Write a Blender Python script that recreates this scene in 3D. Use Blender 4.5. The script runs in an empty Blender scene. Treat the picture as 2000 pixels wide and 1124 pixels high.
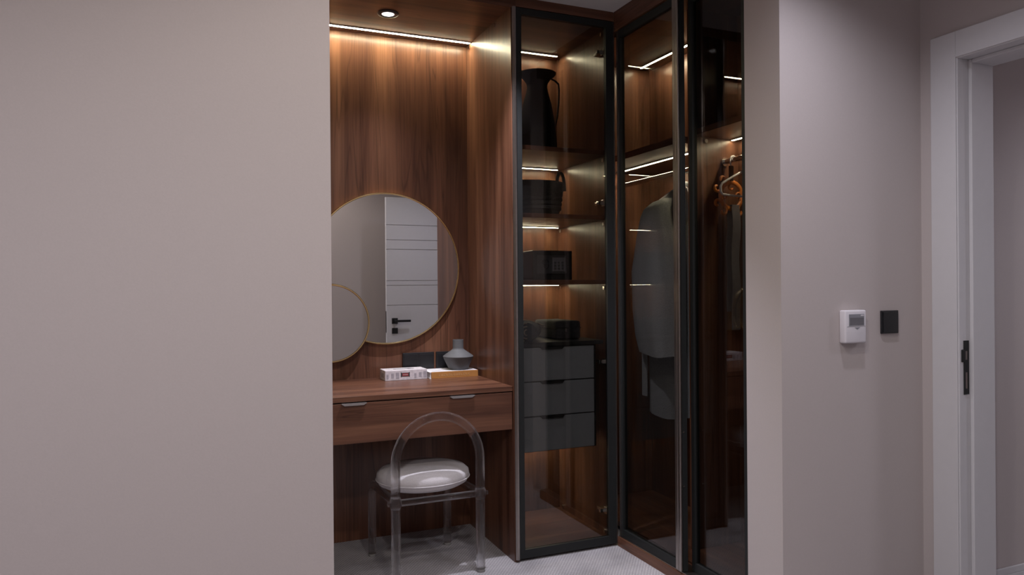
import bpy, bmesh, math, random
from mathutils import Vector, Matrix
random.seed(7)
PI = math.pi
SC = bpy.context.scene
COL = SC.collection

# ------------------------------------------------------------------ camera
cam_d = bpy.data.cameras.new('camera'); cam = bpy.data.objects.new('camera', cam_d); COL.objects.link(cam)
yaw, pitch, roll = math.radians(23.2034), math.radians(-0.1023), math.radians(-0.4507)
fw = Vector((math.sin(yaw)*math.cos(pitch), math.cos(yaw)*math.cos(pitch), math.sin(pitch)))
rt = Vector((math.cos(yaw), -math.sin(yaw), 0)); up = rt.cross(fw)
r2 = math.cos(roll)*rt + math.sin(roll)*up; u2 = -math.sin(roll)*rt + math.cos(roll)*up
mw = Matrix((( r2.x, u2.x, -fw.x, 0), (r2.y, u2.y, -fw.y, 0), (r2.z, u2.z, -fw.z, 1.22), (0, 0, 0, 1)))
cam.matrix_world = mw
cam_d.sensor_width = 36.0; cam_d.lens = 36.0*1434.62/2000.0; cam_d.clip_start = 0.05
SC.camera = cam

# ------------------------------------------------------------------ world, exposure
w = bpy.data.worlds.new('world'); SC.world = w; w.use_nodes = True
w.node_tree.nodes['Background'].inputs[0].default_value = (0.9, 0.85, 0.8, 1)
w.node_tree.nodes['Background'].inputs[1].default_value = 0.02
SC.view_settings.view_transform = 'Standard'; SC.view_settings.look = 'None'
SC.view_settings.gamma = 1; SC.view_settings.use_curve_mapping = False
SC.view_settings.exposure = 0.3
SC.cycles.max_bounces = 12; SC.cycles.transparent_max_bounces = 16; SC.cycles.transmission_bounces = 10
SC.cycles.sample_clamp_indirect = 4.0
COOL = (1.0, 1.0, 1.14)
WARM = (1.0, 0.92, 0.85)
LEDC = (1.0, 0.90, 0.60)
P_FILL, P_ROOM, P_AISLE, P_VANITY = 33.0, 17.0, 96.0, 13.0
S_LED = 100.0

# ------------------------------------------------------------------ materials
MATS = {}
def newmat(name):
    m = bpy.data.materials.new(name); m.use_nodes = True; MATS[name] = m
    nt = m.node_tree; b = nt.nodes['Principled BSDF']
    return m, nt, b
def N(nt, t, **kw):
    n = nt.nodes.new(t)
    for k, v in kw.items(): setattr(n, k, v)
    return n
def plain(name, col, rough=0.5, metal=0.0, noise=0.0, scale=40, bump=0.0, spec=0.5):
    m, nt, b = newmat(name)
    b.inputs['Roughness'].default_value = rough; b.inputs['Metallic'].default_value = metal
    b.inputs['Specular IOR Level'].default_value = spec
    b.inputs['Base Color'].default_value = (*col, 1)
    if noise or bump:
        tc = N(nt, 'ShaderNodeTexCoord'); nz = N(nt, 'ShaderNodeTexNoise')
        nz.inputs['Scale'].default_value = scale; nz.inputs['Detail'].default_value = 4
        nt.links.new(tc.outputs['Object'], nz.inputs['Vector'])
        if noise:
            cr = N(nt, 'ShaderNodeValToRGB')
            cr.color_ramp.elements[0].position = 0.3; cr.color_ramp.elements[1].position = 0.7
            cr.color_ramp.elements[0].color = (*[c*(1-noise) for c in col], 1)
            cr.color_ramp.elements[1].color = (*[min(1, c*(1+noise)) for c in col], 1)
            nt.links.new(nz.outputs['Fac'], cr.inputs['Fac']); nt.links.new(cr.outputs['Color'], b.inputs['Base Color'])
        if bump:
            bp = N(nt, 'ShaderNodeBump'); bp.inputs['Strength'].default_value = bump; bp.inputs['Distance'].default_value = 0.002
            nt.links.new(nz.outputs['Fac'], bp.inputs['Height']); nt.links.new(bp.outputs['Normal'], b.inputs['Normal'])
    return m
def wood(name, axis, gain=1.0, rough=0.31):
    """walnut veneer, grain running along axis (0 x, 1 y, 2 z)"""
    m, nt, b = newmat(name)
    tc = N(nt, 'ShaderNodeTexCoord'); mp = N(nt, 'ShaderNodeMapping')
    s = [5.0, 5.0, 5.0]; s[axis] = 0.32; mp.inputs['Scale'].default_value = s
    nt.links.new(tc.outputs['Object'], mp.inputs['Vector'])
    n1 = N(nt, 'ShaderNodeTexNoise'); n1.inputs['Scale'].default_value = 1.6; n1.inputs['Detail'].default_value = 5
    n1.inputs['Roughness'].default_value = 0.55; n1.inputs['Distortion'].default_value = 0.9
    nt.links.new(mp.outputs['Vector'], n1.inputs['Vector'])
    mp2 = N(nt, 'ShaderNodeMapping'); s2 = [90.0]*3; s2[axis] = 1.6; mp2.inputs['Scale'].default_value = s2
    nt.links.new(tc.outputs['Object'], mp2.inputs['Vector'])
    n2 = N(nt, 'ShaderNodeTexNoise'); n2.inputs['Scale'].default_value = 1.0; n2.inputs['Detail'].default_value = 6
    nt.links.new(mp2.outputs['Vector'], n2.inputs['Vector'])
    cr = N(nt, 'ShaderNodeValToRGB'); e = cr.color_ramp.elements
    e[0].position = 0.28; e[0].color = (0.048*gain, 0.0185*gain, 0.0115*gain, 1)
    e[1].position = 0.75; e[1].color = (0.235*gain, 0.108*gain, 0.062*gain, 1)
    k = e.new(0.5); k.color = (0.128*gain, 0.054*gain, 0.032*gain, 1)
    nt.links.new(n1.outputs['Fac'], cr.inputs['Fac'])
    cr2 = N(nt, 'ShaderNodeValToRGB'); e2 = cr2.color_ramp.elements
    e2[0].position = 0.3; e2[0].color = (0.80, 0.79, 0.78, 1); e2[1].position = 0.65; e2[1].color = (1.1, 1.1, 1.1, 1)
    nt.links.new(n2.outputs['Fac'], cr2.inputs['Fac'])
    mx = N(nt, 'ShaderNodeMix', data_type='RGBA', blend_type='MULTIPLY'); mx.inputs[0].default_value = 1.0
    nt.links.new(cr.outputs['Color'], mx.inputs[6]); nt.links.new(cr2.outputs['Color'], mx.inputs[7])
    mp3 = N(nt, 'ShaderNodeMapping'); s3 = [4.2]*3; s3[axis] = 0.22; mp3.inputs['Scale'].default_value = s3; mp3.inputs['Location'].default_value = (3.1, 1.7, 5.3)
    nt.links.new(tc.outputs['Object'], mp3.inputs['Vector'])
    n3 = N(nt, 'ShaderNodeTexNoise'); n3.inputs['Scale'].default_value = 2.0; n3.inputs['Detail'].default_value = 3; n3.inputs['Distortion'].default_value = 0.5
    nt.links.new(mp3.outputs['Vector'], n3.inputs['Vector'])
    cr3 = N(nt, 'ShaderNodeValToRGB'); e3 = cr3.color_ramp.elements
    e3[0].position = 0.462; e3[0].color = (1, 1, 1, 1); e3[1].position = 0.485; e3[1].color = (1, 1, 1, 1)
    for p_, c_ in ((0.474, 0.62), (0.545, 1.0), (0.553, 0.68), (0.565, 1.0)): q_ = e3.new(p_); q_.color = (c_, c_, c_, 1)
    nt.links.new(n3.outputs['Fac'], cr3.inputs['Fac'])
    mx3 = N(nt, 'ShaderNodeMix', data_type='RGBA', blend_type='MULTIPLY'); mx3.inputs[0].default_value = 1.0
    nt.links.new(mx.outputs[2], mx3.inputs[6]); nt.links.new(cr3.outputs['Color'], mx3.inputs[7])
    nt.links.new(mx3.outputs[2], b.inputs['Base Color'])
    b.inputs['Roughness'].default_value = rough; b.inputs['Specular IOR Level'].default_value = 0.36
    bp = N(nt, 'ShaderNodeBump'); bp.inputs['Strength'].default_value = 0.02; bp.inputs['Distance'].default_value = 0.0004
    nt.links.new(n2.outputs['Fac'], bp.inputs['Height']); nt.links.new(bp.outputs['Normal'], b.inputs['Normal'])
    return m
def emis(name, col, s):
    m = bpy.data.materials.new(name); m.use_nodes = True; MATS[name] = m; nt = m.node_tree; nt.nodes.clear()
    e = N(nt, 'ShaderNodeEmission'); e.inputs[0].default_value = (*col, 1); e.inputs[1].default_value = s
    o = N(nt, 'ShaderNodeOutputMaterial'); nt.links.new(e.outputs[0], o.inputs[0]); return m
def smoked(name, tint):
    """smoked pane: each face lets the tint through and reflects by Schlick's law"""
    m = bpy.data.materials.new(name); m.use_nodes = True; MATS[name] = m; nt = m.node_tree; nt.nodes.clear()
    g = N(nt, 'ShaderNodeNewGeometry'); dt = N(nt, 'ShaderNodeVectorMath', operation='DOT_PRODUCT')
    nt.links.new(g.outputs['Incoming'], dt.inputs[0]); nt.links.new(g.outputs['Normal'], dt.inputs[1])
    ab = N(nt, 'ShaderNodeMath', operation='ABSOLUTE'); nt.links.new(dt.outputs['Value'], ab.inputs[0])
    su = N(nt, 'ShaderNodeMath', operation='SUBTRACT'); su.inputs[0].default_value = 1.0; nt.links.new(ab.outputs[0], su.inputs[1])
    pw = N(nt, 'ShaderNodeMath', operation='POWER'); pw.inputs[1].default_value = 5.0; nt.links.new(su.outputs[0], pw.inputs[0])
    ma = N(nt, 'ShaderNodeMath', operation='MULTIPLY_ADD'); ma.inputs[1].default_value = 0.95; ma.inputs[2].default_value = 0.045
    nt.links.new(pw.outputs[0], ma.inputs[0])
    tr = N(nt, 'ShaderNodeBsdfTransparent'); tr.inputs[0].default_value = (*tint, 1)
    gl = N(nt, 'ShaderNodeBsdfGlossy'); gl.inputs['Roughness'].default_value = 0.0; gl.inputs[0].default_value = (0.95, 0.95, 0.95, 1)
    mx = N(nt, 'ShaderNodeMixShader'); nt.links.new(ma.outputs[0], mx.inputs[0])
    nt.links.new(tr.outputs[0], mx.inputs[1]); nt.links.new(gl.outputs[0], mx.inputs[2])
    o = N(nt, 'ShaderNodeOutputMaterial'); nt.links.new(mx.outputs[0], o.inputs[0]); return m

plain('paint', (0.50, 0.445, 0.435), 0.75, 0, 0.015, 220, 0.06)
plain('ceiling_white', (0.62, 0.59, 0.58), 0.8, 0, 0.01, 90)
plain('door_white', (0.66, 0.645, 0.66), 0.38, 0, 0.01, 30)
plain('frame_white', (0.60, 0.585, 0.60), 0.4, 0, 0.01, 30)
wood('wood_v', 2); wood('wood_x', 0); wood('wood_y', 1)
wood('wood_floor', 0, 0.8)
plain('black_metal', (0.018, 0.019, 0.019), 0.5, 0.0, 0.05, 40, 0.0, 0.25)
plain('channel_grey', (0.10, 0.09, 0.085), 0.7, 0.0, 0.05, 40)
plain('black_plastic', (0.012, 0.012, 0.014), 0.35, 0, 0.1, 60)
plain('bronze', (0.36, 0.32, 0.30), 0.32, 1.0, 0.05, 30)
plain('chrome', (0.72, 0.71, 0.70), 0.14, 1.0, 0.03, 30)
plain('brass', (0.92, 0.70, 0.36), 0.2, 1.0, 0.05, 30)
plain('steel_pull', (0.62, 0.60, 0.60), 0.3, 1.0, 0.03, 50)
plain('drawer_grey', (0.29, 0.315, 0.345), 0.45, 0, 0.03, 70)
plain('vase_grey', (0.085, 0.085, 0.09), 0.65, 0, 0.08, 45, 0.2)
plain('vase_rim', (0.11, 0.11, 0.115), 0.7, 0, 0.08, 45)
plain('black_enamel', (0.008, 0.008, 0.009), 0.6, 0, 0.2, 30, 0.1, 0.15)
plain('dark_weave', (0.06, 0.058, 0.055), 0.8, 0, 0.3, 120, 0.5)
plain('dark_cloth', (0.03, 0.032, 0.038), 0.9, 0, 0.4, 90, 0.5)
plain('pale_fringe', (0.42, 0.33, 0.27), 0.9, 0, 0.2, 120, 0.3)
plain('robe', (0.265, 0.275, 0.285), 0.95, 0, 0.10, 160, 0.9)
plain('robe_inside', (0.22, 0.23, 0.24), 0.95, 0, 0.10, 160, 0.9)
plain('scarf', (0.13, 0.12, 0.14), 0.9, 0, 0.15, 90, 0.4)
plain('orange_wood', (0.55, 0.17, 0.035), 0.4, 0, 0.25, 35)
plain('white_plastic', (0.72, 0.69, 0.73), 0.4, 0, 0.01, 40)
plain('lcd', (0.16, 0.155, 0.17), 0.25, 0, 0.06, 30)
plain('lcd_band', (0.26, 0.26, 0.29), 0.3, 0, 0.04, 30)
plain('cushion', (0.60, 0.565, 0.575), 0.95, 0, 0.03, 140, 0.5)
plain('tissue_card', (0.62, 0.57, 0.59), 0.55, 0, 0.16, 55)
plain('print_grey', (0.36, 0.33, 0.36), 0.6, 0, 0.2, 60)
plain('print_red', (0.30, 0.045, 0.05), 0.5, 0, 0.1, 60)
plain('print_dark', (0.05, 0.045, 0.05), 0.5, 0, 0.1, 60)
plain('paper', (0.72, 0.70, 0.71), 0.7, 0, 0.03, 80)
plain('book_orange', (0.44, 0.20, 0.055), 0.5, 0, 0.06, 60)
plain('book_print', (0.56, 0.36, 0.18), 0.6, 0, 0.06, 60)
plain('dark_screen', (0.055, 0.055, 0.06), 0.3, 0, 0.1, 60)
plain('shoe_felt', (0.3, 0.29, 0.28), 0.8, 0, 0.1, 60)
plain('lamp_trim', (0.05, 0.045, 0.045), 0.4, 0, 0.1, 50)
emis('led_white', LEDC, S_LED)
emis('lamp_glow', (1.0, 0.96, 1.0), 3.5)
smoked('smoked_glass', (0.66, 0.65, 0.635))
m, nt, b = newmat('mirror_glass'); b.inputs['Metallic'].default_value = 1; b.inputs['Roughness'].default_value = 0.0
b.inputs['Base Color'].default_value = (0.74, 0.74, 0.75, 1)
m = bpy.data.materials.new('acrylic'); m.use_nodes = True; MATS['acrylic'] = m; nt = m.node_tree; nt.nodes.clear()
g = N(nt, 'ShaderNodeBsdfGlass'); g.inputs['Roughness'].default_value = 0.0; g.inputs['IOR'].default_value = 1.49; g.inputs[0].default_value = (0.97, 0.965, 0.965, 1)
t_ = N(nt, 'ShaderNodeBsdfTransparent'); t_.inputs[0].default_value = (0.96, 0.955, 0.955, 1)
mxa = N(nt, 'ShaderNodeMixShader'); mxa.inputs[0].default_value = 0.55; nt.links.new(t_.outputs[0], mxa.inputs[1]); nt.links.new(g.outputs[0], mxa.inputs[2])
o = N(nt, 'ShaderNodeOutputMaterial'); nt.links.new(mxa.outputs[0], o.inputs[0])
# carpet: fine diagonal weave over soft mottling
m, nt, b = newmat('carpet'); b.inputs['Roughness'].default_value = 0.95; b.inputs['Specular IOR Level'].default_value = 0.1
tc = N(nt, 'ShaderNodeTexCoord')
mp = N(nt, 'ShaderNodeMapping'); mp.inputs['Rotation'].default_value = (0, 0, math.radians(38)); nt.links.new(tc.outputs['Object'], mp.inputs['Vector'])
wv = N(nt, 'ShaderNodeTexWave'); wv.inputs['Scale'].default_value = 26; wv.inputs['Distortion'].default_value = 1.2; wv.inputs['Detail'].default_value = 1; wv.inputs['Detail Scale'].default_value = 8
nt.links.new(mp.outputs['Vector'], wv.inputs['Vector'])
mpb = N(nt, 'ShaderNodeMapping'); mpb.inputs['Rotation'].default_value = (0, 0, math.radians(-50)); nt.links.new(tc.outputs['Object'], mpb.inputs['Vector'])
wb = N(nt, 'ShaderNodeTexWave'); wb.inputs['Scale'].default_value = 30; wb.inputs['Distortion'].default_value = 1.2; wb.inputs['Detail'].default_value = 1
nt.links.new(mpb.outputs['Vector'], wb.inputs['Vector'])
mu = N(nt, 'ShaderNodeMath', operation='MULTIPLY'); nt.links.new(wv.outputs['Fac'], mu.inputs[0]); nt.links.new(wb.outputs['Fac'], mu.inputs[1])
nz = N(nt, 'ShaderNodeTexNoise'); nz.inputs['Scale'].default_value = 5; nz.inputs['Detail'].default_value = 6; nt.links.new(tc.outputs['Object'], nz.inputs['Vector'])
cr = N(nt, 'ShaderNodeValToRGB'); cr.color_ramp.elements[0].color = (0.36, 0.34, 0.35, 1); cr.color_ramp.elements[1].color = (0.62, 0.585, 0.60, 1)
nt.links.new(mu.outputs[0], cr.inputs['Fac'])
c2 = N(nt, 'ShaderNodeValToRGB'); c2.color_ramp.elements[0].position = 0.35; c2.color_ramp.elements[0].color = (0.74, 0.74, 0.74, 1); c2.color_ramp.elements[1].position = 0.6; c2.color_ramp.elements[1].color = (1, 1, 1, 1)
nt.links.new(nz.outputs['Fac'], c2.inputs['Fac'])
mx = N(nt, 'ShaderNodeMix', data_type='RGBA', blend_type='MULTIPLY'); mx.inputs[0].default_value = 1
nt.links.new(cr.outputs['Color'], mx.inputs[6]); nt.links.new(c2.outputs['Color'], mx.inputs[7]); nt.links.new(mx.outputs[2], b.inputs['Base Color'])
bp = N(nt, 'ShaderNodeBump'); bp.inputs['Strength'].default_value = 0.6; bp.inputs['Distance'].default_value = 0.004
nt.links.new(mu.outputs[0], bp.inputs['Height']); nt.links.new(bp.outputs['Normal'], b.inputs['Normal'])

# ------------------------------------------------------------------ mesh helpers (world coordinates)
class MB:
    def __init__(s): s.bm = bmesh.new(); s.smooth = False
    def box(s, x0, x1, y0, y1, z0, z1, bev=0.0, seg=2):
        bm2 = bmesh.new()
        v = [bm2.verts.new((x, y, z)) for x in (x0, x1) for y in (y0, y1) for z in (z0, z1)]
        for f in ((0,1,3,2),(4,6,7,5),(0,4,5,1),(2,3,7,6),(0,2,6,4),(1,5,7,3)): bm2.faces.new([v[i] for i in f])
        if bev: bmesh.ops.bevel(bm2, geom=bm2.edges[:], offset=bev, segments=seg, affect='EDGES', profile=0.5)
        s.merge(bm2); return s
    def merge(s, bm2):
        me = bpy.data.meshes.new('tmp'); bm2.to_mesh(me); bm2.free(); s.bm.from_mesh(me); bpy.data.meshes.remove(me)
    def prism(s, pts, axis, a, b):
        """polygon in the two other axes (in cyclic order), extruded along axis from a to b"""
        def P(p, t):
            return {0: (t, p[0], p[1]), 1: (p[0], t, p[1]), 2: (p[0], p[1], t)}[axis]
        A = [s.bm.verts.new(P(p, a)) for p in pts]; B = [s.bm.verts.new(P(p, b)) for p in pts]
        n = len(pts)
        for i in range(n): s.bm.faces.new((A[i], A[(i+1) % n], B[(i+1) % n], B[i]))
        s.bm.faces.new(A[::-1]); s.bm.faces.new(B); return s
    def lathe(s, prof, cx, cy, n=40, sx=1.0, sy=1.0, cap=True):
        rings = []
        for r, z in prof:
            rings.append([s.bm.verts.new((cx+r*sx*math.cos(2*PI*i/n), cy+r*sy*math.sin(2*PI*i/n), z)) for i in range(n)])
        for a, b in zip(rings, rings[1:]):
            for i in range(n): s.bm.faces.new((a[i], a[(i+1) % n], b[(i+1) % n], b[i]))
        if cap: s.bm.faces.new(rings[0][::-1]); s.bm.faces.new(rings[-1])
        s.smooth = True; return s
    def tube(s, path, r, n=14, closed=False, rx=None, nrm=None):
        """round (or r by rx oval) tube along a path of points; r may be a list"""
        P = [Vector(p) for p in path]; m = len(P); rings = []; u = None
        for i, p in enumerate(P):
            if closed: t = (P[(i+1) % m]-P[i-1]).normalized()
            else: t = (P[min(i+1, m-1)]-P[max(i-1, 0)]).normalized()
            if u is None:
                u = Vector(nrm) if nrm else (Vector((0,0,1)) if abs(t.z) < 0.9 else Vector((1,0,0)))
            u = (u - t*u.dot(t)).normalized(); v = t.cross(u)
            ra = r[i] if isinstance(r, (list, tuple)) else r; rb = ra if rx is None else (rx[i] if isinstance(rx, (list, tuple)) else rx)
            rings.append([s.bm.verts.new(p+u*ra*math.cos(2*PI*k/n)+v*rb*math.sin(2*PI*k/n)) for k in range(n)])
        rr = list(zip(rings, rings[1:])) + ([(rings[-1], rings[0])] if closed else [])
        for a, b in rr:
            for k in range(n): s.bm.faces.new((a[k], a[(k+1) % n], b[(k+1) % n], b[k]))
        if not closed: s.bm.faces.new(rings[0][::-1]); s.bm.faces.new(rings[-1])
        s.smooth = True; return s
    def ring(s, c, R, r, axis=1, n=72, k=10, flat=None):
        """torus around axis; flat gives the half depth along the axis"""
        pts = []
        for i in range(n):
            a = 2*PI*i/n; ca, sa = math.cos(a), math.sin(a)
            row = []
            for j in range(k):
                b = 2*PI*j/k; rad = R+r*math.cos(b); h = (flat or r)*math.sin(b)
                d = {1: (rad*ca, h, rad*sa), 2: (rad*ca, rad*sa, h), 0: (h, rad*ca, rad*sa)}[axis]
                row.append(s.bm.verts.new((c[0]+d[0], c[1]+d[1], c[2]+d[2])))
            pts.append(row)
        for i in range(n):
            for j in range(k): s.bm.faces.new((pts[i][j], pts[(i+1) % n][j], pts[(i+1) % n][(j+1) % k], pts[i][(j+1) % k]))
        s.smooth = True; return s
    def disc(s, c, R, h, axis=1, n=72):
        """short cylinder from c along +axis by h"""
        A, B = [], []
        for i in range(n):
            a = 2*PI*i/n; d = {1: (math.cos(a), 0, math.sin(a)), 2: (math.cos(a), math.sin(a), 0), 0: (0, math.cos(a), math.sin(a))}[axis]
            q = Vector(c)+Vector(d)*R; A.append(s.bm.verts.new(q))
            e = Vector((h if axis == 0 else 0, h if axis == 1 else 0, h if axis == 2 else 0)); B.append(s.bm.verts.new(q+e))
        for i in range(n): s.bm.faces.new((A[i], A[(i+1) % n], B[(i+1) % n], B[i]))
        s.bm.faces.new(A[::-1]); s.bm.faces.new(B); return s
WL = {}   # world location of every object's origin
def obj(name, mb, mat, parent=None, smooth=None, subsurf=0, rot=None):
    bm = mb.bm; bmesh.ops.remove_doubles(bm, verts=bm.verts, dist=1e-6); bmesh.ops.recalc_face_normals(bm, faces=bm.faces)
    if rot:  # (pivot, angle about z)
        bmesh.ops.rotate(bm, verts=bm.verts, cent=Vector(rot[0]), matrix=Matrix.Rotation(rot[1], 3, 'Z'))
    xs = [v.co for v in bm.verts]
    lo = Vector([min(c[i] for c in xs) for i in range(3)]); hi = Vector([max(c[i] for c in xs) for i in range(3)])
    org = Vector(((lo.x+hi.x)/2, (lo.y+hi.y)/2, lo.z if parent is None else (lo.z+hi.z)/2))
    bmesh.ops.translate(bm, verts=bm.verts, vec=-org)
    me = bpy.data.meshes.new(name); bm.to_mesh(me); bm.free()
    o = bpy.data.objects.new(name, me); COL.objects.link(o)
    me.materials.append(MATS[mat])
    sm = mb.smooth if smooth is None else smooth
    if sm:
        me.polygons.foreach_set('use_smooth', [True]*len(me.polygons))
        try: me.set_sharp_from_angle(angle=math.radians(40))
        except Exception: pass
    if subsurf:
        md = o.modifiers.new('sub', 'SUBSURF'); md.levels = subsurf; md.render_levels = subsurf
    if parent is not None:
        o.parent = parent; o.location = org-WL[parent]
    else: o.location = org
    WL[o] = org
    return o
def thing(name, label, cat, loc, group=None):
    o = bpy.data.objects.new(name, None); COL.objects.link(o); o.location = loc; o.empty_display_size = 0.05
    WL[o] = Vector(loc); o['label'] = label; o['category'] = cat
    if group: o['group'] = group
    return o
def tag(o, label, cat, group=None):
    o['label'] = label; o['category'] = cat
    if group: o['group'] = group
    return o
def struct(name, mb, mat, label=None, parent=None):
    o = obj(name, mb, mat, parent)
    if parent is None:
        o['kind'] = 'structure'
        if label: o['label'] = label
    return o
def B(*a, **k): return MB().box(*a, **k)
def slink(src, parent, dx, dy=0, dz=0):
    """linked copy of a part, shifted"""
    c = src.copy(); COL.objects.link(c); c.parent = parent; c.location = src.location+Vector((dx, dy, dz)); return c
def lamp(name, kind, loc, power, col, parent=None, **kw):
    d = bpy.data.lights.new(name, kind); d.energy = power; d.color = col
    for k, v in kw.items(): setattr(d, k, v)
    o = bpy.data.objects.new(name, d); COL.objects.link(o)
    o.location = Vector(loc)-(WL[parent] if parent else Vector((0, 0, 0))); o.parent = parent
    return o

# ------------------------------------------------------------------ measures (metres; camera stands at x 0, y 0)
ZC = 2.50            # ceiling
YF, YFB = 1.955, 2.131   # front wall, its two faces
XL, XJ = 0.324, 1.844    # edges of the closet opening
XR = 2.535           # right wall
XP = 1.279           # side panel beside the dressing table
YB = 3.555           # panelled back of the closet
YD = 2.985           # dressing table front
YC = 2.969           # glass cabinet door front
XD = 1.803           # wardrobe front
ZT = 0.778           # dressing table top

# ------------------------------------------------------------------ structure
struct('floor', B(-2.1, 4.4, -1.4, 3.62, -0.05, 0), 'carpet', 'pale grey woven carpet floor')
struct('ceiling', B(-2.1, 4.4, -1.4, 3.75, ZC, ZC+0.06), 'ceiling_white', 'white painted ceiling')
struct('wall_front_left', B(-2.0, XL, YF, YFB, 0, ZC), 'paint', 'plain taupe painted wall left of the closet opening')
struct('wall_front_right', B(XJ, XR+0.17, YF, YFB, 0, ZC), 'paint', 'taupe painted wall right of the closet opening')
yo0, yo1, zo = 0.72, 1.80, 2.03     # doorway in the right wall
wr = MB(); wr.box(XR, XR+0.15, yo1+0.03, YF, 0, ZC); wr.box(XR, XR+0.15, yo0-0.03, yo1+0.03, zo+0.03, ZC); wr.box(XR, XR+0.15, 0.30, yo0-0.03, 0, ZC)
struct('wall_right', wr, 'paint', 'taupe painted wall around the white doorway')
struct('wall_nib', B(0.70, XR+0.15, 0.18, 0.30, 0, ZC), 'paint', 'taupe wall behind the open door, seen in the mirror')
struct('wall_rear', B(-2.1, 0.70, -1.3, -1.2, 0, ZC), 'paint', 'taupe wall behind the camera')
struct('wall_passage', B(0.70, 0.80, -1.3, 0.18, 0, ZC), 'paint', 'taupe wall beside the camera')
struct('wall_left', B(-2.1, -2.0, -1.2, YFB, 0, ZC), 'paint', 'taupe wall at the far left')
struct('wall_closet_left', B(-0.52, -0.42, YFB, YB+0.06, 0, ZC), 'paint', 'painted wall at the closed left end of the closet')
struct('wall_closet_back', B(-0.52, 2.60, YB+0.02, YB+0.07, 0, ZC), 'paint', 'wall behind the walnut panelling')
struct('wall_closet_right', B(2.42, 2.50, YFB, YB+0.02, 0, ZC), 'paint', 'wall behind the wardrobe')
# room beyond the doorway
struct('wall_next_room', B(XR+0.15, 4.2, 1.895, 1.955, 0, ZC), 'paint', 'grey wall of the next room seen through the doorway')
struct('wall_next_room_end', B(4.2, 4.3, -0.2, 1.955, 0, ZC), 'paint', 'end wall of the next room')
struct('wall_next_room_near', B(XR+0.15, 4.2, -0.2, -0.1, 0, ZC), 'paint', 'near wall of the next room')
bbm = MB(); bbm.box(XR+0.15, 4.2, 1.883, 1.895, 0, 0.07); bbm.box(XR+0.15, 4.2, 1.887, 1.895, 0.07, 0.098, 0.003)
struct('baseboard_next_room', bbm, 'frame_white', 'white baseboard of the next room')

# door casing: flat board, groove, rebate, stop and lining
trim = thing('trim_1', 'white moulded casing and lining of the doorway', 'door frame', (XR, yo1, 0)); trim['kind'] = 'structure'
del trim['category']
def casing(y0, y1, z1):
    c = MB(); pr = [(XR-0.016, 0), (XR, 0), (XR, 0)]
    c.box(XR-0.016, XR+0.002, y0, y1, 0, z1, 0.002); return c
obj('casing_board', casing(yo1+0.004, yo1+0.102, zo+0.098), 'frame_white', trim)
obj('casing_board', casing(yo0-0.102, yo0-0.004, zo+0.098), 'frame_white', trim)
obj('casing_head', B(XR-0.016, XR+0.002, yo0-0.004, yo1+0.004, zo+0.004, zo+0.098, bev=0.002), 'frame_white', trim)
ln = B(XR-0.010, XR+0.165, yo1, yo1+0.03, 0, zo+0.03, bev=0.003)
obj('lining', ln, 'frame_white', trim)
obj('lining', B(XR-0.010, XR+0.165, yo0-0.03, yo0, 0, zo+0.03, bev=0.003), 'frame_white', trim)
obj('lining_head', B(XR-0.010, XR+0.165, yo0, yo1, zo, zo+0.03, bev=0.003), 'frame_white', trim)
obj('door_stop', B(XR+0.046, XR+0.165, yo1-0.014, yo1, 0, zo, bev=0.003), 'frame_white', trim)
obj('door_stop', B(XR+0.046, XR+0.165, yo0, yo0+0.014, 0, zo, bev=0.003), 'frame_white', trim)
obj('door_stop', B(XR+0.046, XR+0.165, yo0+0.014, yo1-0.014, zo-0.014, zo, bev=0.003), 'frame_white', trim)
sp = MB(); sx0, sx1 = XR+0.012, XR+0.038
for a, c in ((0.815, 0.835), (0.895, 0.940), (0.972, 1.010)): sp.box(sx0, sx1, yo1-0.003, yo1+0.002, a, c)
for a, c in ((0.835, 0.895), (0.940, 0.972)):
    sp.box(sx0, sx0+0.007, yo1-0.003, yo1+0.002, a, c); sp.box(sx1-0.004, sx1, yo1-0.003, yo1+0.002, a, c)
sp.box(sx0-0.012, sx0+0.001, yo1-0.004, yo1+0.002, 0.932, 0.978, 0.003)
st = obj('strike_plate', sp, 'black_metal', trim)
obj('latch_pocket', B(sx0+0.007, sx1-0.004, yo1-0.0012, yo1+0.001, 0.835, 0.895), 'bronze', st)
obj('latch_pocket', B(sx0+0.007, sx1-0.004, yo1-0.0012, yo1+0.001, 0.940, 0.972), 'bronze', st)

# open door leaf standing square to the wall, seen in the big mirror
door = thing('door_1', 'white door leaf with horizontal grooves, seen open in the mirror', 'door', (2.03, 0.70, 0.006)); door['kind'] = 'structure'; del door['category']
GRO = [0.36, 0.55, 1.060, 1.234, 1.276, 1.552, 1.635, 1.767]
LX0, LX1 = 1.525, XR-0.012
obj('leaf_core', B(LX0, LX1, 0.664, 0.696, 0.008, 2.012), 'frame_white', door)
zz = [0.008]+GRO+[2.012]
for a, c in zip(zz, zz[1:]):
    obj('door_board', B(LX0, LX1, 0.694, 0.702, a+0.003, c-0.003, bev=0.0015), 'door_white', door)
hd = obj('handle_rose', B(LX0+0.045, LX0+0.097, 0.702, 0.712, 0.897, 0.947, bev=0.002), 'black_plastic', door)
hl = MB(); hl.box(LX0+0.060, LX0+0.082, 0.711, 0.752, 0.911, 0.933, 0.003); hl.box(LX0+0.060, LX0+0.205, 0.740, 0.754, 0.912, 0.932, 0.003)
obj('lever', hl, 'black_plastic', hd)
obj('lock_rose', B(LX0+0.045, LX0+0.097, 0.702, 0.711, 0.810, 0.860, bev=0.002), 'black_plastic', door)
obj('lock_edge_plate', B(LX0-0.002, LX0+0.001, 0.672, 0.690, 0.82, 1.01), 'black_metal', door)

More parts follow.
